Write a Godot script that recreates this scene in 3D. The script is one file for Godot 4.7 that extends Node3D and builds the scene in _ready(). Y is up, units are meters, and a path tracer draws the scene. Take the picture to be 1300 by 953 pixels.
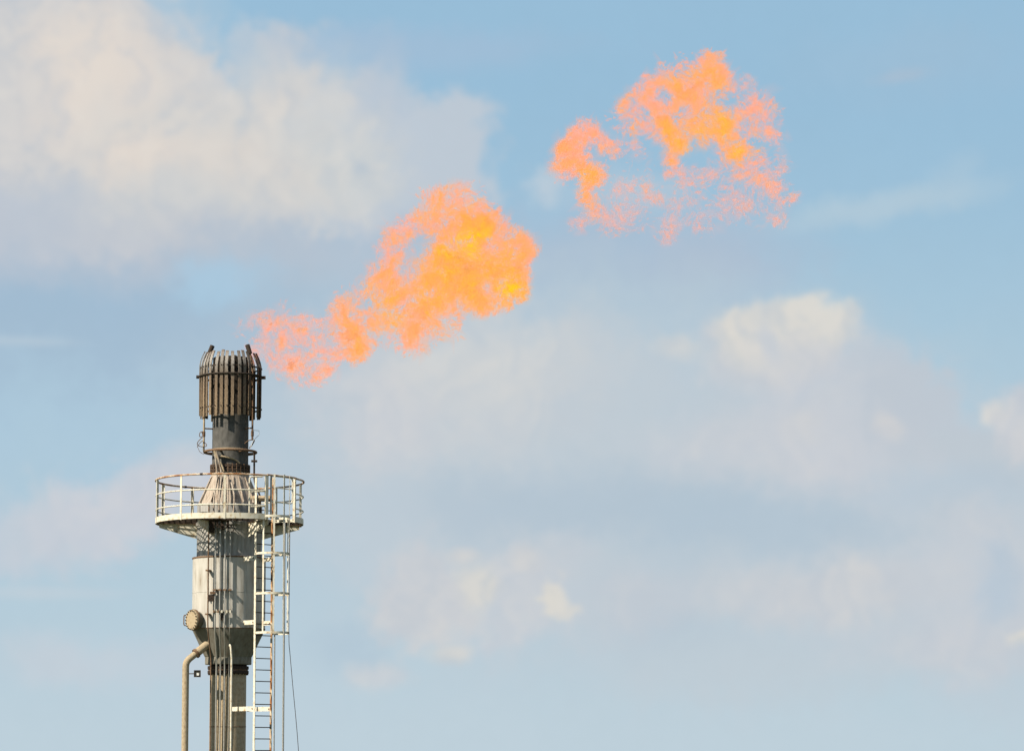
extends Node3D
# A refinery flare stack with its platform and caged ladder, flames blown off the tip, against a partly cloudy sky.
# Metres, y up. The stack's axis is x = 0, z = 0; the camera stands about 62 m off on the +z side. Azimuths are measured from +z towards +x.

const SUN_AZ := -53.0
const SUN_EL := 39.0
const TILT := 5.2
const FRONT := 6.1   # the fittings' azimuths count from the side of the stack that faces the camera, which stands this far round
const EXPOSURE := 1.9   # exposed for the steel's sunlit side

var M := {}
var rng := RandomNumberGenerator.new()


func _ready():
	rng.seed = 4711
	# ---------- camera, sky, sun, exposure
	var cam := Camera3D.new()
	cam.name = "camera"
	cam.projection = Camera3D.PROJECTION_FRUSTUM
	cam.near = 0.5
	cam.far = 9000.0
	cam.size = 2.0 * tan(deg_to_rad(8.0)) * cam.near
	cam.frustum_offset = Vector2(0.0, 0.0518 * cam.near)
	cam.position = Vector3(6.555, 4.309, 61.7)
	cam.rotation.x = deg_to_rad(TILT)
	add_child(cam)
	cam.current = true
	var env := Environment.new()
	env.tonemap_mode = Environment.TONE_MAPPER_LINEAR
	env.tonemap_exposure = EXPOSURE
	env.sdfgi_enabled = true
	env.ssao_enabled = true
	env.ssil_enabled = true
	env.background_mode = Environment.BG_SKY
	env.background_energy_multiplier = 1.0 / EXPOSURE
	env.sky = Sky.new()
	env.sky.sky_material = sky_material()
	env.sky_rotation = Vector3(0, PI, 0)   # the picture's middle column lies ahead of the camera, its seam behind
	var we := WorldEnvironment.new()
	we.name = "environment"
	we.environment = env
	add_child(we)
	var sun := DirectionalLight3D.new()
	sun.name = "sun"
	sun.light_energy = 1.6
	sun.light_color = Color(1.0, 0.945, 0.86)
	sun.light_angular_distance = 0.5
	sun.shadow_enabled = true
	var towards := dir(SUN_AZ) * cos(deg_to_rad(SUN_EL)) + Vector3.UP * sin(deg_to_rad(SUN_EL))
	add_child(sun)
	sun.look_at_from_position(towards * 100.0, Vector3.ZERO)
	make_materials()
	# ---------- the setting
	build_ground()
	# ---------- the things
	build_stack()
	build_platform()
	build_ladder()
	build_small_things()
	for child in get_children():
		if String(child.name).get_slice("_", 0) in ["flare", "access", "caged", "conduit", "cable", "floodlight"]:
			child.position = child.position.rotated(Vector3.UP, deg_to_rad(FRONT))
			child.rotation.y = deg_to_rad(FRONT)
	build_flames()


# ====================================================================== helpers
func dir(az: float) -> Vector3:
	return Vector3(sin(deg_to_rad(az)), 0.0, cos(deg_to_rad(az)))


func at(az: float, r: float, y: float) -> Vector3:
	return dir(az) * r + Vector3(0, y, 0)


class Shape:
	var v := PackedVector3Array()
	var n := PackedVector3Array()
	var c := PackedColorArray()
	var tint := Color.WHITE

	func tri(a: Vector3, b: Vector3, d: Vector3, na: Vector3, nb: Vector3, nd: Vector3) -> void:
		var f := (b - a).cross(d - a)
		if f.length_squared() < 1e-16:
			return
		if f.dot(na + nb + nd) > 0.0:
			v.append_array([a, d, b])
			n.append_array([na, nd, nb])
		else:
			v.append_array([a, b, d])
			n.append_array([na, nb, nd])
		c.append_array([tint, tint, tint])

	func flat(a: Vector3, b: Vector3, d: Vector3, e: Vector3, nn: Vector3) -> void:
		tri(a, b, d, nn, nn, nn)
		tri(a, d, e, nn, nn, nn)

	func box(at: Vector3, size: Vector3, x := Vector3.RIGHT, y := Vector3.UP, z := Vector3.BACK) -> Shape:
		var h := size / 2.0
		var ax: Array[Vector3] = [x * h.x, y * h.y, z * h.z]
		for k in 3:
			var p := ax[k]
			var q := ax[(k + 1) % 3]
			var r := ax[(k + 2) % 3]
			for s in [-1.0, 1.0]:
				var o: Vector3 = at + p * s
				flat(o - q - r, o + q - r, o + q + r, o - q + r, p.normalized() * s)
		return self

	func lathe(profile: Array, segments := 48, from := 0.0, to := 360.0, centre := Vector3.ZERO) -> Shape:
		for k in profile.size() - 1:
			var a: Vector2 = profile[k]
			var b: Vector2 = profile[k + 1]
			var t := (b - a).normalized()
			var out := Vector2(t.y, -t.x)
			for i in segments:
				var p0 := deg_to_rad(lerpf(from, to, float(i) / segments))
				var p1 := deg_to_rad(lerpf(from, to, float(i + 1) / segments))
				var d0 := Vector3(sin(p0), 0, cos(p0))
				var d1 := Vector3(sin(p1), 0, cos(p1))
				var n0 := d0 * out.x + Vector3.UP * out.y
				var n1 := d1 * out.x + Vector3.UP * out.y
				var A := centre + d0 * a.x + Vector3.UP * a.y
				var B := centre + d0 * b.x + Vector3.UP * b.y
				var C := centre + d1 * b.x + Vector3.UP * b.y
				var D := centre + d1 * a.x + Vector3.UP * a.y
				tri(A, B, C, n0, n0, n1)
				tri(A, C, D, n0, n1, n1)
		return self

	func tube(points: Array, radius: float, sides := 8, closed := false, end_radius := -1.0) -> Shape:
		var count := points.size()
		if end_radius < 0.0:
			end_radius = radius
		var rings: Array[PackedVector3Array] = []
		var normals: Array[PackedVector3Array] = []
		var side := Vector3.ZERO
		for i in count:
			var p: Vector3 = points[i]
			var before: Vector3 = points[(i - 1 + count) % count] if closed or i > 0 else p
			var after: Vector3 = points[(i + 1) % count] if closed or i < count - 1 else p
			var t := (after - before).normalized()
			if side == Vector3.ZERO:
				side = t.cross(Vector3.UP if absf(t.y) < 0.9 else Vector3.RIGHT)
			side = (side - t * side.dot(t)).normalized()
			var other := t.cross(side)
			var r := lerpf(radius, end_radius, float(i) / maxf(1.0, count - 1))
			var stretch := 1.0
			if (closed or (i > 0 and i < count - 1)):
				stretch = 1.0 / maxf(0.6, absf((p - before).normalized().dot(t)))
			var ring := PackedVector3Array()
			var rn := PackedVector3Array()
			for k in sides:
				var w := TAU * k / sides
				var o := side * cos(w) + other * sin(w)
				rn.append(o)
				ring.append(p + o * r * lerpf(1.0, stretch, 0.5))
			rings.append(ring)
			normals.append(rn)
		for i in (count if closed else count - 1):
			var j := (i + 1) % count
			for k in sides:
				var l := (k + 1) % sides
				tri(rings[i][k], rings[j][k], rings[j][l], normals[i][k], normals[j][k], normals[j][l])
				tri(rings[i][k], rings[j][l], rings[i][l], normals[i][k], normals[j][l], normals[i][l])
		if not closed:
			for e in [0, count - 1]:
				var inner: Vector3 = points[1] if e == 0 else points[count - 2]
				var out: Vector3 = (points[e] - inner).normalized()
				for k in sides:
					tri(points[e], rings[e][k], rings[e][(k + 1) % sides], out, out, out)
		return self

	func plate(outline: Array, thick: Vector3) -> Shape:   # a convex outline of Vector3 pushed both ways by half of thick
		var nn := thick.normalized()
		var h := thick / 2.0
		var mid := Vector3.ZERO
		for p in outline:
			mid += p / outline.size()
		for i in outline.size():
			var a: Vector3 = outline[i]
			var b: Vector3 = outline[(i + 1) % outline.size()]
			tri(mid + h, a + h, b + h, nn, nn, nn)
			tri(mid - h, a - h, b - h, -nn, -nn, -nn)
			var e := (b - a).cross(nn).normalized()
			if e.dot((a + b) / 2.0 - mid) < 0.0:
				e = -e
			flat(a - h, b - h, b + h, a + h, e)
		return self

	func mesh() -> ArrayMesh:
		var arrays := []
		arrays.resize(Mesh.ARRAY_MAX)
		arrays[Mesh.ARRAY_VERTEX] = v
		arrays[Mesh.ARRAY_NORMAL] = n
		arrays[Mesh.ARRAY_COLOR] = c
		var m := ArrayMesh.new()
		m.add_surface_from_arrays(Mesh.PRIMITIVE_TRIANGLES, arrays)
		return m


func part(called: String, shape: Shape, material: Material, parent: Node, label := "", kind := "") -> MeshInstance3D:
	return place(called, shape.mesh(), material, parent, label, kind)


func place(called: String, mesh: Mesh, material: Material, parent: Node, label := "", kind := "") -> MeshInstance3D:
	var o := MeshInstance3D.new()
	var taken := 0
	for sibling in parent.get_children():
		if sibling.name == called or String(sibling.name).begins_with(called + "_") and String(sibling.name).trim_prefix(called + "_").is_valid_int():
			taken += 1
	o.name = called if taken == 0 else "%s_%03d" % [called, taken]
	o.mesh = mesh
	o.material_override = material
	if label:
		o.set_meta("label", label)
	if kind:
		o.set_meta("kind", kind)
	parent.add_child(o, true)
	return o


func thing(called: String, label: String, category: String, where := Vector3.ZERO) -> Node3D:
	var o := Node3D.new()
	o.name = called
	o.position = where
	o.set_meta("label", label)
	o.set_meta("category", category)
	add_child(o, true)
	return o


func arc(r: float, y: float, from: float, to: float, step := 5.0, centre := Vector3.ZERO) -> Array:
	var pts := []
	var count := maxi(2, int(ceil(absf(to - from) / step)) + 1)
	for i in count:
		pts.append(centre + at(lerpf(from, to, float(i) / (count - 1)), r, y))
	return pts


func circle(r: float, y: float, count := 64, centre := Vector3.ZERO) -> Array:
	var pts := []
	for i in count:
		pts.append(centre + at(360.0 * i / count, r, y))
	return pts


func smooth(points: Array, each := 6) -> Array:   # a Catmull-Rom line through the points
	var out := []
	for i in points.size() - 1:
		var a: Vector3 = points[maxi(i - 1, 0)]
		var b: Vector3 = points[i]
		var c: Vector3 = points[i + 1]
		var d: Vector3 = points[mini(i + 2, points.size() - 1)]
		for k in each:
			var t := float(k) / each
			out.append(b.cubic_interpolate(c, a, d, t))
	out.append(points[-1])
	return out


func rounded(points: Array, r: float) -> Array:   # the corners of a line of points rounded off
	var out := [points[0]]
	for i in range(1, points.size() - 1):
		var p: Vector3 = points[i]
		var a: Vector3 = p + (points[i - 1] - p).limit_length(r)
		var b: Vector3 = p + (points[i + 1] - p).limit_length(r)
		for k in 5:
			var t := k / 4.0
			out.append(a.lerp(p, t).lerp(p.lerp(b, t), t))
	out.append(points[-1])
	return out


# ====================================================================== materials
func noise_texture(seed_: int, frequency: float, stops: Array, octaves := 4, as_normal := false, kind := FastNoiseLite.TYPE_SIMPLEX_SMOOTH) -> NoiseTexture2D:
	var f := FastNoiseLite.new()
	f.seed = seed_
	f.noise_type = kind
	f.frequency = frequency
	f.fractal_octaves = octaves
	var t := NoiseTexture2D.new()
	t.width = 512
	t.height = 512
	t.seamless = true
	t.noise = f
	if as_normal:
		t.as_normal_map = true
		t.bump_strength = 3.0
	elif stops:
		var g := Gradient.new()
		var offsets := PackedFloat32Array()
		var colors := PackedColorArray()
		for s in stops:
			offsets.append(s[0])
			colors.append(s[1])
		g.offsets = offsets
		g.colors = colors
		t.color_ramp = g
	return t


func metal(called: String, tex: Texture2D, scale: Vector3, rough := 0.6, metallic := 0.0, tinted := false, spec := 0.2) -> StandardMaterial3D:
	var m := StandardMaterial3D.new()
	m.resource_name = called
	m.albedo_texture = tex
	m.uv1_triplanar = true
	m.uv1_world_triplanar = true
	m.uv1_scale = scale
	m.roughness = rough
	m.metallic = metallic
	m.metallic_specular = spec
	m.vertex_color_use_as_albedo = tinted
	M[called] = m
	return m


func lin(r: float, g: float, b: float) -> Color:   # a linear reflectance as a colour
	return Color(r, g, b).linear_to_srgb()


func make_materials() -> void:
	var rough_map := noise_texture(77, 0.02, [[0.0, Color(0.35, 0.35, 0.35)], [1.0, Color(0.95, 0.95, 0.95)]])
	var dents := noise_texture(78, 0.012, [], 3, true)
	# cream paint on the platform and ladder, worn and with rust coming through
	var paint := noise_texture(11, 0.016, [[0.0, lin(0.200, 0.113, 0.053)], [0.20, lin(0.345, 0.266, 0.173)], [0.30, lin(0.466, 0.435, 0.345)], [0.55, lin(0.505, 0.486, 0.412)], [1.0, lin(0.532, 0.519, 0.458)]], 5)
	metal("cream_paint", paint, Vector3(0.9, 0.7, 0.9), 0.55)
	var rusty := noise_texture(12, 0.012, [[0.0, lin(0.128, 0.058, 0.029)], [0.38, lin(0.230, 0.109, 0.048)], [0.52, lin(0.333, 0.211, 0.115)], [0.62, lin(0.448, 0.397, 0.307)], [1.0, lin(0.499, 0.474, 0.403)]], 5)
	metal("rusty_paint", rusty, Vector3(0.55, 0.5, 0.55), 0.7)
	# weathered aluminium-painted plate of the tank: soft upright streaks
	var plate := noise_texture(21, 0.013, [[0.0, lin(0.196, 0.164, 0.127)], [0.25, lin(0.295, 0.278, 0.246)], [0.5, lin(0.352, 0.344, 0.315)], [0.75, lin(0.385, 0.377, 0.352)], [1.0, lin(0.417, 0.409, 0.385)]], 5)
	var t := metal("tank_plate", plate, Vector3(1.5, 0.22, 1.5), 0.6, 0.0)
	t.roughness_texture = rough_map
	t.roughness = 0.8
	t.normal_enabled = true
	t.normal_texture = dents
	t.normal_scale = 0.25
	var grey_plate := noise_texture(22, 0.014, [[0.0, lin(0.117, 0.112, 0.104)], [0.4, lin(0.223, 0.219, 0.209)], [0.7, lin(0.297, 0.297, 0.286)], [1.0, lin(0.341, 0.336, 0.319)]], 5)
	t = metal("grey_plate", grey_plate, Vector3(1.5, 0.25, 1.5), 0.65, 0.0)
	t.normal_enabled = true
	t.normal_texture = dents
	t.normal_scale = 0.25
	# heat-browned cone and flange
	var browned := noise_texture(23, 0.02, [[0.0, lin(0.088, 0.068, 0.054)], [0.3, lin(0.202, 0.165, 0.133)], [0.5, lin(0.306, 0.262, 0.218)], [0.75, lin(0.335, 0.302, 0.260)], [1.0, lin(0.384, 0.367, 0.342)]], 5)
	metal("browned_plate", browned, Vector3(2.2, 0.3, 2.2), 0.75, 0.0)
	# dark oxidised burner pipe
	var dark := noise_texture(24, 0.02, [[0.0, lin(0.048, 0.048, 0.045)], [0.5, lin(0.080, 0.080, 0.077)], [1.0, lin(0.117, 0.113, 0.107)]], 4)
	metal("burner_steel", dark, Vector3(0.8, 0.35, 0.8), 0.85, 0.0, false, 0.1)
	var sooty := noise_texture(25, 0.03, [[0.0, lin(0.016, 0.014, 0.012)], [0.5, lin(0.041, 0.032, 0.027)], [1.0, lin(0.076, 0.054, 0.041)]], 4)
	metal("sooty_steel", sooty, Vector3(2.0, 1.2, 2.0), 0.85, 0.0, false, 0.1)
	var black := noise_texture(33, 0.03, [[0.0, lin(0.02, 0.018, 0.016)], [1.0, lin(0.06, 0.05, 0.042)]], 4)
	metal("soot_black", black, Vector3(2.0, 1.2, 2.0), 0.9, 0.0, false, 0.1)
	# slats: the tint runs along their height, bleached by the flame at the top and rusty below
	var slat := noise_texture(26, 0.03, [[0.0, Color(0.55, 0.50, 0.46)], [0.35, Color(0.82, 0.80, 0.78)], [1.0, Color(1, 1, 1)]], 5)
	metal("slat_steel", slat, Vector3(3.0, 0.8, 3.0), 0.8, 0.0, true, 0.12)
	var galv := noise_texture(27, 0.03, [[0.0, lin(0.198, 0.192, 0.174)], [0.5, lin(0.300, 0.300, 0.282)], [1.0, lin(0.360, 0.360, 0.348)]], 4)
	metal("galvanised", galv, Vector3(2, 0.7, 2), 0.45, 0.5)
	var rust := noise_texture(28, 0.03, [[0.0, lin(0.060, 0.036, 0.024)], [0.5, lin(0.132, 0.084, 0.054)], [1.0, lin(0.228, 0.168, 0.114)]], 5)
	metal("rust_steel", rust, Vector3(2, 0.9, 2), 0.8)
	var tan := noise_texture(29, 0.02, [[0.0, lin(0.177, 0.129, 0.082)], [0.4, lin(0.286, 0.231, 0.156)], [1.0, lin(0.354, 0.306, 0.224)]], 4)
	metal("tan_paint", tan, Vector3(1.6, 1.0, 1.6), 0.6)
	var olive := noise_texture(30, 0.02, [[0.0, lin(0.086, 0.067, 0.046)], [0.4, lin(0.134, 0.127, 0.103)], [0.7, lin(0.168, 0.162, 0.138)], [1.0, lin(0.194, 0.190, 0.168)]], 4)  # dull olive-grey plate of the skirt, lower cone and manhole neck
	metal("olive_plate", olive, Vector3(1.2, 0.35, 1.2), 0.75, 0.0, false, 0.12)
	var soil := noise_texture(31, 0.01, [[0.0, lin(0.05, 0.065, 0.03)], [0.5, lin(0.085, 0.095, 0.045)], [1.0, lin(0.14, 0.13, 0.08)]], 5)
	metal("grass_ground", soil, Vector3(0.011, 0.011, 0.011), 0.95)
	var concrete := noise_texture(32, 0.02, [[0.0, lin(0.25, 0.24, 0.22)], [1.0, lin(0.38, 0.37, 0.34)]], 5)
	metal("concrete", concrete, Vector3(0.5, 0.5, 0.5), 0.9)
	var lens := StandardMaterial3D.new()
	lens.albedo_color = lin(0.65, 0.65, 0.62)
	lens.roughness = 0.15
	M["lens"] = lens


# ====================================================================== sky
func srgb(r: float, g: float, b: float) -> Color:
	return Color(r / 255.0, g / 255.0, b / 255.0).srgb_to_linear()


var banks: Array = []
var n_broad := FastNoiseLite.new()
var n_fine := FastNoiseLite.new()
var n_mass := FastNoiseLite.new()
var n_billow := FastNoiseLite.new()


func bank(az: float, el: float, raz: float, rel: float, color: Color, amount: float, soft: float, turn := 0.0, ragged := 1.0) -> void:
	banks.append([az, el, raz, rel, color, amount, soft, cos(deg_to_rad(turn)), sin(deg_to_rad(turn)), ragged])


func sky_color(az: float, el: float) -> Color:
	# clear air: paler towards the horizon, deeper overhead
	var e := maxf(el, 0.0)
	var c := srgb(189, 208, 219).lerp(srgb(174, 202, 218), smoothstep(0.0, 5.0, e)).lerp(srgb(152, 189, 215), smoothstep(5.0, 15.0, e)).lerp(srgb(98, 146, 200), smoothstep(14.0, 75.0, e))
	var a := deg_to_rad(az)
	var h := deg_to_rad(el)
	var d := Vector3(sin(a) * cos(h), sin(h), -cos(a) * cos(h))
	# fair-weather clouds all round, thinner where the banks below are laid
	var inside := smoothstep(17.0, 12.0, absf(az)) * smoothstep(24.0, 18.0, el)
	var low := 1.0 + 1.4 * smoothstep(30.0, 4.0, e)
	var q := Vector3(d.x, d.y * low, d.z)
	var mass := n_mass.get_noise_3dv(q * 100.0) + 0.25 * n_broad.get_noise_3dv(q * 140.0)
	var cover := smoothstep(-0.08, 0.22, mass) * 0.85 * (1.0 - inside)
	if cover > 0.003:
		var lit := clampf(0.55 + 1.5 * (mass - n_mass.get_noise_3dv((q + Vector3(0.03, -0.05, 0.0)) * 100.0)), 0.0, 1.0)
		c = c.lerp(srgb(186, 196, 208).lerp(srgb(222, 216, 209), lit), cover)
	if inside > 0.001:
		var w1 := n_broad.get_noise_3dv(d * 100.0)
		var w2 := n_broad.get_noise_3dv(d * 100.0 + Vector3(37, 11, 5))
		var f1 := n_fine.get_noise_3dv(d * 100.0)
		var f2 := n_fine.get_noise_3dv(d * 100.0 + Vector3(91, 3, 17))
		var cloudy := 0.0
		for b in banks:
			var dx: float = az - b[0]
			var dy: float = el - b[1]
			var reach: float = 1.9 * maxf(b[2], b[3])
			if absf(dx) > reach or absf(dy) > reach:
				continue
			dx += b[9] * (w1 * minf(0.55 * b[2], 1.0) + f1 * minf(0.45 * b[2], 0.5))
			dy += b[9] * (w2 * minf(0.55 * b[3], 0.8) + f2 * minf(0.45 * b[3], 0.5))
			var px: float = (dx * b[7] + dy * b[8]) / b[2]
			var py: float = (dy * b[7] - dx * b[8]) / b[3]
			var r := sqrt(px * px + py * py)
			var m: float = smoothstep(1.0 + b[6], 1.0 - b[6], r) * b[5] * inside
			if m > 0.002:
				c = c.lerp(b[4], m)
				cloudy = maxf(cloudy * (1.0 - m), m * smoothstep(0.26, 0.42, b[4].r - 0.55 * b[4].b + 0.1))
		# billows: brighter crests and greyer folds within the clouds
		var e3 := Vector3(d.x * 0.83 + d.y * 0.56, d.y * 0.83 - d.x * 0.56, d.z) * 100.0 + Vector3(w1 * 2.0 + f1 * 0.35, w2 * 2.0 + f2 * 0.35, w1)
		var billow := n_billow.get_noise_3dv(e3)
		var lift := billow - n_billow.get_noise_3dv(e3 + Vector3(0.35, -0.3, 0.0))
		c = c.lerp(srgb(226, 221, 214), clampf(cloudy * (0.5 * billow + 1.0 * lift), 0.0, 0.6))
		c = c.lerp(srgb(172, 189, 206), clampf(cloudy * (-0.45 * billow - 0.9 * lift), 0.0, 0.5))
		var grain := 1.0 + 0.012 * f1 + 0.010 * w2
		c = Color(c.r * grain, c.g * grain, c.b * grain)
	return c


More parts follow.
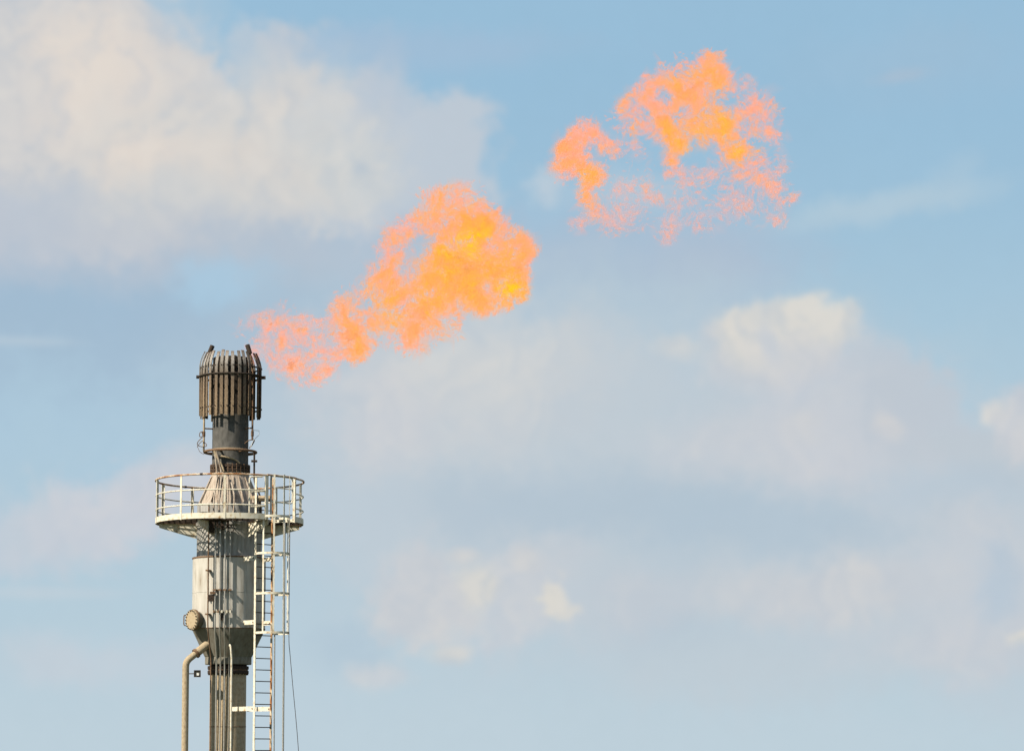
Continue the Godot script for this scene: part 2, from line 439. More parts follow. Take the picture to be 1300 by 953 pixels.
func lay_banks() -> void:
	var rows := [
		# az, el, half width, half height, colour, amount, softness, turn, raggedness
		[-9.3, 9.6, 7.5, 2.6, srgb(160, 184, 206), 0.75, 0.75, 0, 1],
		[-9.5, 7.3, 5.0, 1.1, srgb(172, 203, 222), 0.6, 0.8, 0, 1],
		# the great cloud, upper left
		[-8.2, 13.3, 5.6, 2.1, srgb(202, 205, 209), 0.97, 0.13, 12, 0.8],
		[-9.6, 15.0, 3.3, 2.6, srgb(206, 206, 207), 0.97, 0.13, 30, 0.8],
		[-4.6, 13.1, 2.6, 1.5, srgb(202, 207, 211), 0.95, 0.18, 10, 1],
		[-2.3, 13.1, 2.1, 1.6, srgb(193, 202, 212), 0.9, 0.22, 0, 1],
		[-2.75, 14.6, 0.55, 1.0, srgb(186, 198, 211), 0.75, 0.5, -15, 1],
		[-6.2, 15.75, 1.5, 0.55, srgb(157, 192, 216), 0.85, 0.4, -32, 1.2],
		[-5.5, 15.1, 0.7, 0.75, srgb(194, 203, 212), 0.6, 0.6, -30, 1.4],
		[-5.75, 14.75, 0.3, 0.3, srgb(168, 194, 214), 0.6, 0.6, 30, 1.3],
		[-7.2, 15.9, 0.7, 0.3, srgb(190, 202, 213), 0.55, 0.7, -20, 1.4],
		[-3.4, 15.3, 0.9, 0.5, srgb(158, 191, 216), 0.75, 0.5, 10, 1.1],
		[-9.0, 14.6, 1.5, 1.5, srgb(225, 216, 208), 0.8, 0.6, 20, 1],
		[-9.3, 14.9, 0.7, 0.9, srgb(229, 219, 209), 0.6, 0.6, 20, 1],
		[-6.6, 13.6, 2.6, 1.1, srgb(214, 211, 207), 0.75, 0.6, 10, 1],
		[-8.0, 12.9, 1.0, 0.5, srgb(228, 217, 207), 0.75, 0.6, 25, 1],
		[-6.4, 13.1, 0.9, 0.5, srgb(220, 212, 205), 0.6, 0.6, 0, 1],
		[-5.2, 12.7, 1.4, 0.8, srgb(216, 211, 206), 0.7, 0.6, 0, 1],
		[-4.9, 14.2, 0.7, 0.35, srgb(216, 212, 208), 0.7, 0.6, 40, 1],
		[-3.4, 13.0, 1.1, 1.0, srgb(210, 211, 208), 0.65, 0.7, 0, 1],
		[-6.9, 12.0, 2.4, 0.7, srgb(206, 207, 207), 0.6, 0.7, 0, 1],
		[-6.6, 11.1, 5.6, 0.7, srgb(188, 195, 206), 0.65, 0.7, 0, 1],
		[-11.2, 11.4, 1.8, 1.0, srgb(186, 196, 209), 0.7, 0.7, 0, 1],
		[-6.2, 10.4, 1.0, 0.55, srgb(167, 201, 224), 0.75, 0.6, 0, 1],
		[-4.4, 9.3, 0.9, 0.4, srgb(166, 186, 208), 0.5, 0.8, 0, 1],
		[-10.6, 9.05, 1.0, 0.09, srgb(186, 203, 216), 0.6, 0.8, 0, 0.3],
		# thin veils in the blue at the top
		[-1.6, 15.5, 2.9, 0.4, srgb(164, 189, 213), 0.6, 0.8, 0, 1],
		[8.9, 15.0, 2.2, 0.7, srgb(161, 190, 213), 0.5, 0.8, 0, 1],
		[8.4, 14.7, 0.55, 0.13, srgb(172, 190, 208), 0.6, 0.8, 6, 1],
		[8.1, 12.0, 2.0, 0.32, srgb(180, 202, 216), 0.75, 0.7, 8, 1],
		[9.5, 12.7, 0.5, 0.3, srgb(172, 198, 216), 0.5, 0.8, 40, 1],
		[0.72, 12.55, 0.36, 0.28, srgb(200, 209, 217), 0.6, 0.8, 20, 1.8],
		[2.6, 12.4, 1.2, 0.45, srgb(187, 202, 214), 0.55, 0.7, 0, 1],
		# the pale mass over the middle and lower right
		[1.8, 11.2, 3.4, 0.9, srgb(171, 189, 209), 0.7, 0.8, 0, 1],
		[4.6, 10.9, 1.6, 0.9, srgb(176, 190, 208), 0.6, 0.8, 0, 1],
		[2.2, 6.3, 8.0, 3.9, srgb(189, 201, 211), 0.93, 0.42, -8, 0.8],
		[9.8, 4.6, 4.6, 2.6, srgb(190, 201, 211), 0.9, 0.5, -20, 0.8],
		[1.5, 4.6, 12.0, 4.2, srgb(196, 206, 213), 0.30, 0.9, 0, 1],
		[-0.9, 8.3, 2.9, 1.5, srgb(201, 206, 211), 0.8, 0.7, 0, 1],
		[-0.6, 8.8, 1.9, 0.8, srgb(209, 211, 211), 0.6, 0.8, 0, 1],
		[-2.9, 7.6, 1.4, 1.2, srgb(205, 207, 212), 0.6, 0.7, 0, 1],
		[5.7, 9.0, 1.6, 0.9, srgb(205, 207, 210), 0.9, 0.3, 0, 0.8],
		[6.4, 9.55, 1.05, 0.55, srgb(220, 217, 210), 0.9, 0.3, 0, 0.8],
		[5.0, 9.3, 0.55, 0.6, srgb(219, 216, 209), 0.85, 0.4, 0, 0.9],
		[6.0, 8.8, 0.9, 0.5, srgb(212, 211, 209), 0.6, 0.6, 0, 1],
		[5.55, 9.15, 0.22, 0.4, srgb(192, 201, 212), 0.6, 0.6, 20, 1],
		[3.5, 9.1, 0.42, 0.26, srgb(208, 210, 210), 0.7, 0.6, 0, 1.2],
		[7.2, 7.5, 2.4, 1.4, srgb(199, 204, 212), 0.75, 0.6, -15, 1],
		[8.6, 7.7, 1.3, 0.9, srgb(190, 199, 209), 0.9, 0.35, -40, 1],
		[10.2, 6.6, 1.4, 0.6, srgb(190, 200, 209), 0.9, 0.35, -15, 1],
		[10.35, 7.55, 0.28, 0.24, srgb(214, 213, 211), 0.85, 0.5, 0, 1.3],
		[10.9, 7.2, 0.5, 0.7, srgb(204, 206, 211), 0.85, 0.4, 0, 1],
		[8.1, 7.3, 0.32, 0.2, srgb(212, 210, 209), 0.6, 0.6, -40, 1.2],
		[6.2, 7.3, 0.4, 0.35, srgb(211, 211, 209), 0.5, 0.7, 0, 1],
		[5.4, 6.8, 2.4, 0.8, srgb(203, 206, 212), 0.6, 0.7, 0, 1],
		[1.0, 5.7, 3.2, 0.7, srgb(175, 193, 208), 0.65, 0.8, 0, 1],
		[5.3, 5.3, 2.8, 0.7, srgb(175, 194, 209), 0.7, 0.7, 0, 1],
		[9.6, 6.0, 1.5, 0.4, srgb(178, 197, 212), 0.5, 0.8, 0, 1],
		[3.3, 3.6, 1.3, 0.9, srgb(178, 195, 209), 0.55, 0.8, 0, 1],
		# small puffs low down
		[-1.9, 3.7, 1.05, 1.15, srgb(204, 206, 210), 0.85, 0.35, 0, 1],
		[0.1, 3.7, 1.1, 1.1, srgb(202, 206, 212), 0.8, 0.5, 0, 1],
		[-0.75, 3.95, 0.42, 0.5, srgb(214, 213, 208), 0.8, 0.5, 0, 1],
		[-1.0, 4.65, 0.3, 0.18, srgb(213, 211, 209), 0.7, 0.6, 10, 1.2],
		[0.3, 4.5, 0.4, 0.3, srgb(209, 209, 209), 0.6, 0.6, 0, 1],
		[1.0, 3.75, 0.33, 0.4, srgb(221, 217, 208), 0.85, 0.35, -20, 2.4],
		[1.15, 4.6, 0.6, 0.5, srgb(196, 203, 211), 0.6, 0.6, 0, 1.2],
		[-1.25, 2.5, 0.4, 0.18, srgb(213, 211, 207), 0.65, 0.6, 10, 1.2],
		[-2.9, 2.0, 0.7, 0.28, srgb(208, 208, 211), 0.6, 0.6, 0, 1],
		[-3.4, 2.6, 0.9, 0.5, srgb(175, 195, 211), 0.5, 0.7, 0, 1],
		[2.6, 3.6, 1.0, 0.7, srgb(199, 204, 211), 0.6, 0.7, 0, 1],
		[4.7, 3.8, 1.2, 0.5, srgb(200, 205, 211), 0.6, 0.7, 0, 1],
		[7.0, 3.8, 1.9, 0.65, srgb(204, 206, 210), 0.7, 0.6, 5, 1],
		[9.8, 4.2, 1.4, 1.3, srgb(200, 205, 212), 0.65, 0.6, 0, 1],
		[9.6, 2.6, 2.0, 0.6, srgb(202, 205, 211), 0.6, 0.6, 0, 1],
		[10.4, 3.9, 0.4, 0.7, srgb(174, 195, 213), 0.5, 0.7, 0, 1],
		[10.95, 2.8, 0.28, 0.16, srgb(220, 217, 209), 0.8, 0.5, 30, 2.0],
		[5.2, 2.1, 2.5, 0.6, srgb(193, 203, 211), 0.5, 0.8, 0, 1],
		# faint pinkish clouds, lower left
		[-8.6, 5.4, 2.2, 1.0, srgb(203, 206, 214), 0.85, 0.5, 15, 1],
		[-7.2, 6.2, 1.5, 0.7, srgb(203, 206, 213), 0.75, 0.6, 10, 1],
		[-10.5, 5.0, 1.2, 0.7, srgb(196, 204, 214), 0.6, 0.7, 0, 1],
		[-10.0, 3.75, 1.5, 0.13, srgb(193, 207, 217), 0.7, 0.7, 0, 0.5],
		[-9.7, 2.3, 1.3, 0.5, srgb(199, 207, 216), 0.65, 0.7, 0, 1],
		[-7.1, 2.4, 1.2, 0.4, srgb(196, 206, 216), 0.6, 0.7, 0, 1],
		[-3.4, 5.2, 1.4, 1.0, srgb(192, 204, 214), 0.5, 0.7, 0, 1],
	]
	for r in rows:
		# the rows are measured on a flat chart; as angles
		var up: float = r[1] * 0.017455 - 0.096
		var az := rad_to_deg(atan(r[0] * 0.017455 / (cos(deg_to_rad(TILT)) - up * sin(deg_to_rad(TILT)))))
		bank(az, TILT + rad_to_deg(atan(up)), r[2], r[3], r[4], r[5], r[6], r[7], r[8])


func sky_material() -> PanoramaSkyMaterial:
	n_broad.seed = 5
	n_broad.frequency = 0.22
	n_broad.fractal_octaves = 3
	n_fine.seed = 6
	n_fine.frequency = 1.1
	n_fine.fractal_octaves = 5
	n_fine.fractal_gain = 0.62
	n_billow.seed = 8
	n_billow.frequency = 0.36
	n_billow.fractal_octaves = 5
	n_billow.fractal_gain = 0.55
	n_mass.seed = 9
	n_mass.frequency = 0.022
	n_mass.fractal_octaves = 5
	lay_banks()
	var W := 4096
	var H := 2048
	var small := Image.create_empty(W / 8, H / 8, false, Image.FORMAT_RGBF)
	for y in H / 8:
		var el := 90.0 - (y + 0.5) * 180.0 / (H / 8)
		for x in W / 8:
			small.set_pixel(x, y, sky_color((x + 0.5) * 360.0 / (W / 8) - 180.0, el))
	small.resize(W, H, Image.INTERPOLATE_CUBIC)
	# the part of the sky with the cloud banks gets the full resolution
	var from := Vector2i(int((180.0 - 18.0) / 360.0 * W), int((90.0 - 25.0) / 180.0 * H))
	var size := Vector2i(int(36.0 / 360.0 * W), int(26.0 / 180.0 * H))
	for y in size.y:
		var el := 90.0 - (from.y + y + 0.5) * 180.0 / H
		for x in size.x:
			small.set_pixel(from.x + x, from.y + y, sky_color((from.x + x + 0.5) * 360.0 / W - 180.0, el))
	var m := PanoramaSkyMaterial.new()
	m.panorama = ImageTexture.create_from_image(small)
	return m


# ====================================================================== ground
func build_ground() -> void:
	var s := Shape.new()
	var rings := [0.0, 3.0, 20.0, 120.0, 700.0, 4000.0]
	for k in rings.size() - 1:
		s.lathe([Vector2(rings[k + 1], 0), Vector2(rings[k], 0)], 48)
	var g := part("ground", s, M.grass_ground, self)
	g.set_meta("kind", "structure")
	g.set_meta("label", "flat grassy ground around the flare stack")
	var p := part("foundation_pad", Shape.new().lathe([Vector2(2.2, 0.004), Vector2(2.2, 0.22), Vector2(2.17, 0.25), Vector2(0.0, 0.25)], 48), M.concrete, self)
	p.set_meta("kind", "structure")
	p.set_meta("label", "round concrete footing under the flare stack")


# ====================================================================== the stack
const TANK_R := 0.842
const PIPE_R := 0.419


func bolts(parent: Node, count: int, r: float, y: float, tall: float, material: Material) -> void:
	var mesh := Shape.new().tube([Vector3(0, -tall / 2, 0), Vector3(0, tall / 2, 0)], 0.016, 6).mesh()
	for k in count:
		place("bolt", mesh, material, parent).position = at(360.0 * (k + 0.5) / count, r, y)


func build_stack() -> void:
	var o := thing("flare_stack", "tall weathered steel flare stack with fat grey tank, cones and slatted burner tip", "flare stack")
	# riser from the ground to the lower flange
	var riser := part("riser", Shape.new().lathe([Vector2(PIPE_R, 0.25), Vector2(PIPE_R, 6.225)], 48), M.tan_paint, o)
	for y in [1.6, 3.3, 5.0]:
		part("weld_seam", Shape.new().tube(circle(PIPE_R, y, 48), 0.008, 6, true), M.rust_steel, riser)
	part("base_flange", Shape.new().lathe([Vector2(PIPE_R, 0.251), Vector2(0.62, 0.251), Vector2(0.62, 0.30), Vector2(PIPE_R, 0.30)], 48), M.rust_steel, riser)
	var fl := part("lower_flange", Shape.new().lathe([Vector2(PIPE_R, 6.215), Vector2(0.466, 6.215), Vector2(0.474, 6.223), Vector2(0.474, 6.282), Vector2(0.466, 6.29), Vector2(0.445, 6.29), Vector2(0.445, 6.318),
		Vector2(0.466, 6.318), Vector2(0.474, 6.326), Vector2(0.474, 6.385), Vector2(0.466, 6.393), Vector2(0.43, 6.393), Vector2(0.43, 6.43)], 56), M.sooty_steel, o)
	part("gasket", Shape.new().lathe([Vector2(0.44, 6.288), Vector2(0.456, 6.29), Vector2(0.456, 6.318), Vector2(0.44, 6.32)], 48), M.rust_steel, fl)
	bolts(fl, 28, 0.452, 6.205, 0.03, M.sooty_steel)
	# skirt and lower cone
	part("skirt", Shape.new().lathe([Vector2(0.43, 6.425), Vector2(0.53, 6.43), Vector2(0.535, 6.45), Vector2(0.535, 6.60), Vector2(0.548, 6.615)], 56), M.olive_plate, o)
	part("lower_cone", Shape.new().lathe([Vector2(0.548, 6.615), Vector2(0.835, 7.225), Vector2(0.842, 7.238)], 64), M.olive_plate, o)
	# tank in two strakes, the upper one narrower
	var tank := part("tank", Shape.new().lathe([Vector2(TANK_R, 7.238), Vector2(TANK_R, 8.885), Vector2(TANK_R - 0.006, 8.895), Vector2(0.75, 8.915)], 72), M.tank_plate, o)
	part("seam_ring", Shape.new().tube(circle(TANK_R + 0.001, 7.245, 72), 0.009, 6, true), M.rust_steel, tank)
	part("seam_ring", Shape.new().lathe([Vector2(TANK_R, 8.86), Vector2(TANK_R + 0.014, 8.862), Vector2(TANK_R + 0.014, 8.893), Vector2(TANK_R, 8.897)], 72), M.rust_steel, tank)
	part("weld_seam", Shape.new().tube(circle(TANK_R, 8.07, 72), 0.005, 6, true), M.tank_plate, tank)
	for az in [-12.0, 52.0, 168.0]:
		part("weld_seam", Shape.new().tube([at(az, TANK_R, 7.26), at(az, TANK_R, 8.06)], 0.006, 6), M.tank_plate, tank)
		part("weld_seam", Shape.new().tube([at(az + 40.0, TANK_R, 8.08), at(az + 40.0, TANK_R, 8.86)], 0.006, 6), M.tank_plate, tank)
	var upper := part("upper_tank", Shape.new().lathe([Vector2(0.752, 8.905), Vector2(0.752, 10.09), Vector2(0.742, 10.12)], 72), M.grey_plate, o)
	part("weld_seam", Shape.new().tube(circle(0.753, 9.52, 64), 0.006, 6, true), M.grey_plate, upper)
	# upper cone, flange pair, burner pipe
	var cone := part("upper_cone", Shape.new().lathe([Vector2(0.742, 10.12), Vector2(0.452, 10.78), Vector2(0.44, 10.82), Vector2(0.44, 10.885)], 64), M.browned_plate, o)
	for az in [-62.0, -34.0, -21.0, -8.0, 9.0, 24.0, 46.0]:
		part("stiffener", Shape.new().plate([at(az, 0.73, 10.14), at(az, 0.79, 10.14), at(az, 0.50, 10.74), at(az, 0.45, 10.78)], dir(az + 90) * 0.014), M.browned_plate, cone)
	var f2 := part("upper_flange", Shape.new().lathe([Vector2(0.44, 10.875), Vector2(0.458, 10.875), Vector2(0.466, 10.883), Vector2(0.466, 10.935), Vector2(0.458, 10.943), Vector2(0.44, 10.943), Vector2(0.44, 10.968),
		Vector2(0.458, 10.968), Vector2(0.466, 10.976), Vector2(0.466, 11.035), Vector2(0.458, 11.043), Vector2(PIPE_R, 11.043)], 56), M.sooty_steel, o)
	bolts(f2, 28, 0.453, 10.955, 0.205, M.rust_steel)
	var burner := part("burner_pipe", Shape.new().lathe([Vector2(PIPE_R, 11.04), Vector2(PIPE_R, 12.22)], 56), M.burner_steel, o)
	part("burner_tip", Shape.new().lathe([Vector2(PIPE_R, 12.22), Vector2(PIPE_R, 13.56), Vector2(PIPE_R - 0.02, 13.57), Vector2(PIPE_R - 0.02, 12.8)], 56), M.soot_black, o, "soot black top of the burner pipe inside the slats")
	part("weld_seam", Shape.new().tube(circle(PIPE_R, 12.0, 56), 0.005, 6, true), M.burner_steel, burner)
	# steam ring with its brackets
	var ring := part("steam_ring", Shape.new().tube(circle(0.60, 11.36, 64), 0.03, 10, true), M.rust_steel, o)
	for az in [-150.0, -90.0, -30.0, 30.0, 90.0, 150.0]:
		part("bracket", Shape.new().box(at(az, 0.5, 11.345), Vector3(0.05, 0.02, 0.17), dir(az + 90), Vector3.UP, dir(az)), M.rust_steel, ring)
	part("collar", Shape.new().lathe([Vector2(PIPE_R, 11.385), Vector2(PIPE_R + 0.022, 11.39), Vector2(PIPE_R + 0.022, 11.42), Vector2(PIPE_R, 11.425)], 56), M.tan_paint, o)
	build_shield(o)
	build_pilots(o)
	build_pipes(o)
	build_manhole(o)
	build_outlets(o)


func slat_mesh(kind: int) -> ArrayMesh:
	# one slat of the wind shield in its own axes: z outwards, x across; a flat bar that bends in over the burner
	var s := Shape.new()
	var w := 0.035
	var t := 0.011
	var line := [[0.700, 12.166], [0.702, 12.40], [0.704, 12.75], [0.704, 13.05], [0.704, 13.25], [0.700, 13.36], [0.682, 13.45], [0.640, 13.565], [0.588, 13.675]]
	var tints := [Color(0.206, 0.163, 0.117), Color(0.242, 0.193, 0.140), Color(0.218, 0.172, 0.129), Color(0.174, 0.142, 0.113), Color(0.213, 0.199, 0.182), Color(0.258, 0.254, 0.246), Color(0.300, 0.296, 0.288), Color(0.282, 0.272, 0.262), Color(0.193, 0.165, 0.147)]
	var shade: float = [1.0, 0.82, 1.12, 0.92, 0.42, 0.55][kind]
	for i in line.size() - 1:
		var a := Vector3(0, line[i][1], line[i][0])
		var b := Vector3(0, line[i + 1][1], line[i + 1][0])
		var n := Vector3(0, -(b.z - a.z), b.y - a.y).normalized()
		var X := Vector3(w, 0, 0)
		var N := n * t
		var ca: Color = tints[i] * shade
		var cb: Color = tints[i + 1] * shade
		for f in [[-X + N, X + N, n], [-X - N, X - N, -n], [X - N, X + N, Vector3.RIGHT], [-X - N, -X + N, Vector3.LEFT]]:
			var before := s.c.size()
			s.flat(a + f[0], a + f[1], b + f[1], b + f[0], f[2])
			for k in range(before, s.c.size()):
				s.c[k] = cb if absf(s.v[k].y - b.y) < absf(s.v[k].y - a.y) else ca
		if i == 0:
			s.tint = ca
			s.flat(a - X - N, a + X - N, a + X + N, a - X + N, Vector3.DOWN)
		if i == line.size() - 2:
			s.tint = cb
			s.flat(b - X - N, b + X - N, b + X + N, b - X + N, Vector3.UP)
	return s.mesh()


func build_shield(o: Node3D) -> void:
	var shield := part("wind_shield", Shape.new().tube(circle(0.735, 13.118, 72), 0.019, 10, true), M.soot_black, o, "ring of upright steel slats round the burner tip")
	var kinds := []
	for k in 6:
		kinds.append(slat_mesh(k))   # the last two are darkened: right-side shade put into their colour
	for i in 32:
		var az := 360.0 * i / 32.0 + 4.0
		if i == 4:
			continue   # the gap right of the middle
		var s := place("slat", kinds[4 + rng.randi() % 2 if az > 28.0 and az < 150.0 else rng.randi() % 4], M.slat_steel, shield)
		s.rotation = Vector3(rng.randf_range(-0.002, 0.002), deg_to_rad(az + rng.randf_range(-2.2, 2.2)), 0)
		s.position.y = rng.randf_range(-0.035, 0.035)
	for band in [[13.315, 0.030], [13.10, 0.045], [12.366, 0.034]]:
		part("band", Shape.new().lathe([Vector2(0.66, band[0] - band[1] / 2), Vector2(0.688, band[0] - band[1] / 2), Vector2(0.688, band[0] + band[1] / 2), Vector2(0.66, band[0] + band[1] / 2), Vector2(0.66, band[0] - band[1] / 2)], 64), M.sooty_steel, shield)
	for az in [-92.0, 88.0, 150.0, 210.0]:
		part("lifting_lug", Shape.new().tube([at(az, 0.70, 13.118), at(az, 0.805, 13.118)], 0.040, 10), M.sooty_steel, shield)
	var stud := Shape.new().tube([Vector3(0, 0, 0.685), Vector3(0, 0, 0.728)], 0.014, 6).mesh()
	for y in [13.315, 12.366]:
		for i in 32:
			if i != 4:
				var b := place("bolt", stud, M.sooty_steel, shield)
				b.position.y = y
				b.rotation.y = deg_to_rad(360.0 * i / 32.0 + 4.0)


func build_pilots(o: Node3D) -> void:
	var lines := [
		[Vector3(-0.612, 11.36, 0.16), Vector3(-0.612, 13.2, 0.16), Vector3(-0.545, 13.54, 0.18), Vector3(-0.435, 13.83, 0.16)],
		[Vector3(0.505, 11.62, 0.36), Vector3(0.505, 13.2, 0.36), Vector3(0.455, 13.56, 0.34), Vector3(0.37, 13.84, 0.30)],
		[Vector3(0.10, 11.36, -0.62), Vector3(0.10, 13.2, -0.62), Vector3(0.09, 13.5, -0.55), Vector3(0.07, 13.70, -0.46)],
	]
	for l in lines:
		var p := part("pilot_burner", Shape.new().tube(rounded(l, 0.12), 0.023, 8), M.tan_paint if l[0].z < 0.3 else M.rust_steel, o)
		var d: Vector3 = (l[3] - l[2]).normalized()
		part("nozzle", Shape.new().tube([l[3] - d * 0.22, l[3] - d * 0.19, l[3] - d * 0.18, l[3] - d * 0.01, l[3]], 0.054, 12), M.sooty_steel, p)
		part("bracket", Shape.new().tube([Vector3(l[0].x, 11.89, l[0].z), Vector3(l[0].x, 11.89, l[0].z).lerp(Vector3(0, 11.89, 0), 0.35)], 0.018, 6), M.rust_steel, p)
		part("coupling", Shape.new().tube([Vector3(l[0].x, 11.70, l[0].z), Vector3(l[0].x, 11.82, l[0].z)], 0.034, 8), M.rust_steel, p)


func build_pipes(o: Node3D) -> void:
	# thin gas and signal lines down the front of the tank, bent in under the lower cone
	var runs := [[-0.474, 0.016, "rust_steel", 0.0, 10.08], [-0.312, 0.019, "galvanised", 0.30, 9.72], [-0.206, 0.017, "galvanised", 0.42, 9.72], [-0.095, 0.018, "galvanised", 0.5, 9.72], [0.02, 0.008, "galvanised", 0.5, 9.60]]
	var clamp_holder: Node = null
	for i in runs.size():
		var r = runs[i]
		var x: float = r[0]
		var z := sqrt(0.97 * 0.97 - x * x)
		var low := x * 0.86
		var pts: Array
		if i == 0:
			pts = [Vector3(x, r[4], z), Vector3(x, 7.25, z), Vector3(-0.395, 6.55, 0.48), Vector3(-0.395, 0.4, 0.40)]
		else:
			pts = [Vector3(x, r[4], z), Vector3(x, 7.22, z), Vector3(low, 6.62, 0.60), Vector3(low, 6.36, 0.52), Vector3(low, 0.4, 0.46)]
		var p := part("gas_line", Shape.new().tube(rounded(pts, 0.10), r[1], 8), M[r[2]], o, "rusty brown thin pipe down the front of the tank" if i == 0 else "")
		if i == 1:
			clamp_holder = p
		for y in [8.55, 7.55] if i == 0 else [8.1]:
			part("clamp", Shape.new().box(Vector3(x, y, z - 0.05), Vector3(0.07, 0.035, 0.14), dir(rad_to_deg(atan2(x, z)) + 90), Vector3.UP, dir(rad_to_deg(atan2(x, z)))), M.rust_steel, p)
	# lines go on past the deck up the cone to the steam ring
	for l in [
		[Vector3(-0.36, 9.75, 0.80), Vector3(-0.36, 10.2, 0.76), Vector3(-0.30, 10.75, 0.47), Vector3(-0.33, 11.1, 0.47), Vector3(-0.36, 11.34, 0.48)],
		[Vector3(-0.24, 9.75, 0.84), Vector3(-0.24, 10.2, 0.79), Vector3(-0.20, 10.78, 0.51), Vector3(-0.25, 11.05, 0.51), Vector3(-0.32, 11.33, 0.52)],
		[Vector3(-0.05, 9.75, 0.86), Vector3(-0.05, 10.2, 0.81), Vector3(-0.05, 10.72, 0.53)],
		[Vector3(0.08, 9.80, 0.86), Vector3(0.10, 10.24, 0.78), Vector3(0.03, 10.60, 0.60)],
	]:
		part("gas_line", Shape.new().tube(smooth(l, 5), 0.02, 8), M.browned_plate, o)
	# bundle of lines strapped across the pipe above the flange
	for l in [
		[Vector3(-0.37, 11.33, 0.49), Vector3(-0.30, 11.18, 0.50), Vector3(-0.20, 11.02, 0.50), Vector3(-0.14, 10.86, 0.51)],
		[Vector3(-0.30, 11.22, 0.46), Vector3(-0.10, 11.20, 0.47), Vector3(0.10, 11.15, 0.46), Vector3(0.22, 11.06, 0.42)],
	]:
		part("gas_line", Shape.new().tube(smooth(l, 5), 0.028, 8, false, 0.018), M.tan_paint, o)
	# valve manifold hanging under the deck
	var man := part("valve_manifold", Shape.new().tube([Vector3(-0.44, 9.70, 0.99), Vector3(0.05, 9.70, 1.01)], 0.035, 8), M.sooty_steel, o)
	for b in [[-0.40, 9.55, 0.11, 0.30], [-0.28, 9.62, 0.05, 0.14], [-0.17, 9.58, 0.07, 0.22], [-0.04, 9.60, 0.06, 0.16]]:
		part("valve_body", Shape.new().box(Vector3(b[0], b[1], 0.95), Vector3(b[2], b[3], 0.10)), M.sooty_steel, man)
		part("hand_wheel", Shape.new().tube(circle(0.045, 0, 12).map(func(q): return Vector3(q.x + b[0] + 0.02, q.z + b[1] - 0.06, 1.04)), 0.008, 6, true), M.sooty_steel, man)
	var loop := []
	for k in 14:
		var w := TAU * k / 14.0
		loop.append(Vector3(0.03 + 0.075 * cos(w), 9.51 + 0.085 * sin(w), 0.93))
	part("hose_loop", Shape.new().tube(loop, 0.011, 6, true), M.sooty_steel, man)
	# instrument boxes and clamps on the lines
	var box1 := part("instrument_box", Shape.new().box(Vector3(-0.405, 7.915, 0.88), Vector3(0.13, 0.15, 0.11)), M.sooty_steel, o)
	part("cover", Shape.new().box(Vector3(-0.37, 8.03, 0.90), Vector3(0.12, 0.055, 0.12)), M.rust_steel, box1)
	part("gland", Shape.new().tube([Vector3(-0.405, 7.84, 0.90), Vector3(-0.405, 7.78, 0.90)], 0.02, 8), M.galvanised, box1)
	var clamp2 := part("pipe_rack", Shape.new().box(Vector3(-0.16, 7.60, 0.945), Vector3(0.40, 0.03, 0.03)), M.tan_paint, o)
	for x in [-0.34, -0.24, -0.16, -0.05, 0.03]:
		part("clip", Shape.new().box(Vector3(x, 7.605, 0.985), Vector3(0.035, 0.065, 0.045)), M.rust_steel if x < -0.2 else M.cream_paint, clamp2)
	for x in [-0.22, 0.02]:
		part("arm", Shape.new().box(Vector3(x, 7.655, 0.885), Vector3(0.03, 0.03, 0.12)), M.rust_steel, clamp2)
	part("instrument_box", Shape.new().box(Vector3(-0.155, 7.49, 0.89), Vector3(0.06, 0.16, 0.09)), M.sooty_steel, o)
	# blanked drain with its own line, right of the middle
	part("drain_line", Shape.new().tube(rounded([Vector3(0.02, 6.83, 0.62), Vector3(0.03, 6.87, 0.76), Vector3(0.055, 6.78, 0.80), Vector3(0.075, 6.55, 0.78), Vector3(0.075, 0.4, 0.74)], 0.05), 0.024, 10), M.cream_paint, o)
	# right-hand line with a valve from the steam ring to the deck
	var rl := part("steam_line", Shape.new().tube(rounded([Vector3(0.555, 11.34, 0.22), Vector3(0.555, 10.72, 0.22), Vector3(0.60, 10.55, 0.26), Vector3(0.70, 10.30, 0.30), Vector3(0.70, 9.75, 0.30)], 0.08), 0.022, 8), M.sooty_steel, o)
	part("valve", Shape.new().tube([Vector3(0.485, 11.135, 0.22), Vector3(0.625, 11.135, 0.22)], 0.026, 8), M.sooty_steel, rl)
	# side nozzle on the upper cone
	var sn := part("side_nozzle", Shape.new().tube([Vector3(0.30, 10.24, 0.42), Vector3(0.93, 10.24, 0.50)], 0.07, 14), M.tan_paint, o)
	part("flange", Shape.new().tube([Vector3(0.60, 10.24, 0.458), Vector3(0.63, 10.24, 0.462)], 0.105, 16), M.rust_steel, sn)
	part("blind_flange", Shape.new().tube([Vector3(0.925, 10.24, 0.499), Vector3(0.965, 10.24, 0.504)], 0.10, 16), M.rust_steel, sn)
	# flexible hoses and stray wires by the steam ring
	var curl := []
	for k in 26:
		var w := -0.4 + TAU * 1.35 * k / 25.0
		curl.append(Vector3(-0.655 - 0.095 * cos(w) + 0.03 * sin(w * 2.0), 11.50 + 0.085 * sin(w) + 0.004 * k - 0.02, 0.18 + 0.004 * k))
	part("hose", Shape.new().tube(curl, 0.009, 6), M.rust_steel, o)
	part("hose", Shape.new().tube(smooth([Vector3(-0.62, 11.82, 0.18), Vector3(-0.70, 11.79, 0.18), Vector3(-0.71, 11.70, 0.18), Vector3(-0.64, 11.71, 0.18), Vector3(-0.66, 11.80, 0.18)], 5), 0.010, 6), M.rust_steel, o)
	part("hose", Shape.new().tube(smooth([Vector3(-0.75, 11.45, 0.18), Vector3(-0.70, 11.34, 0.20), Vector3(-0.60, 11.28, 0.22)], 5), 0.006, 6), M.rust_steel, o)
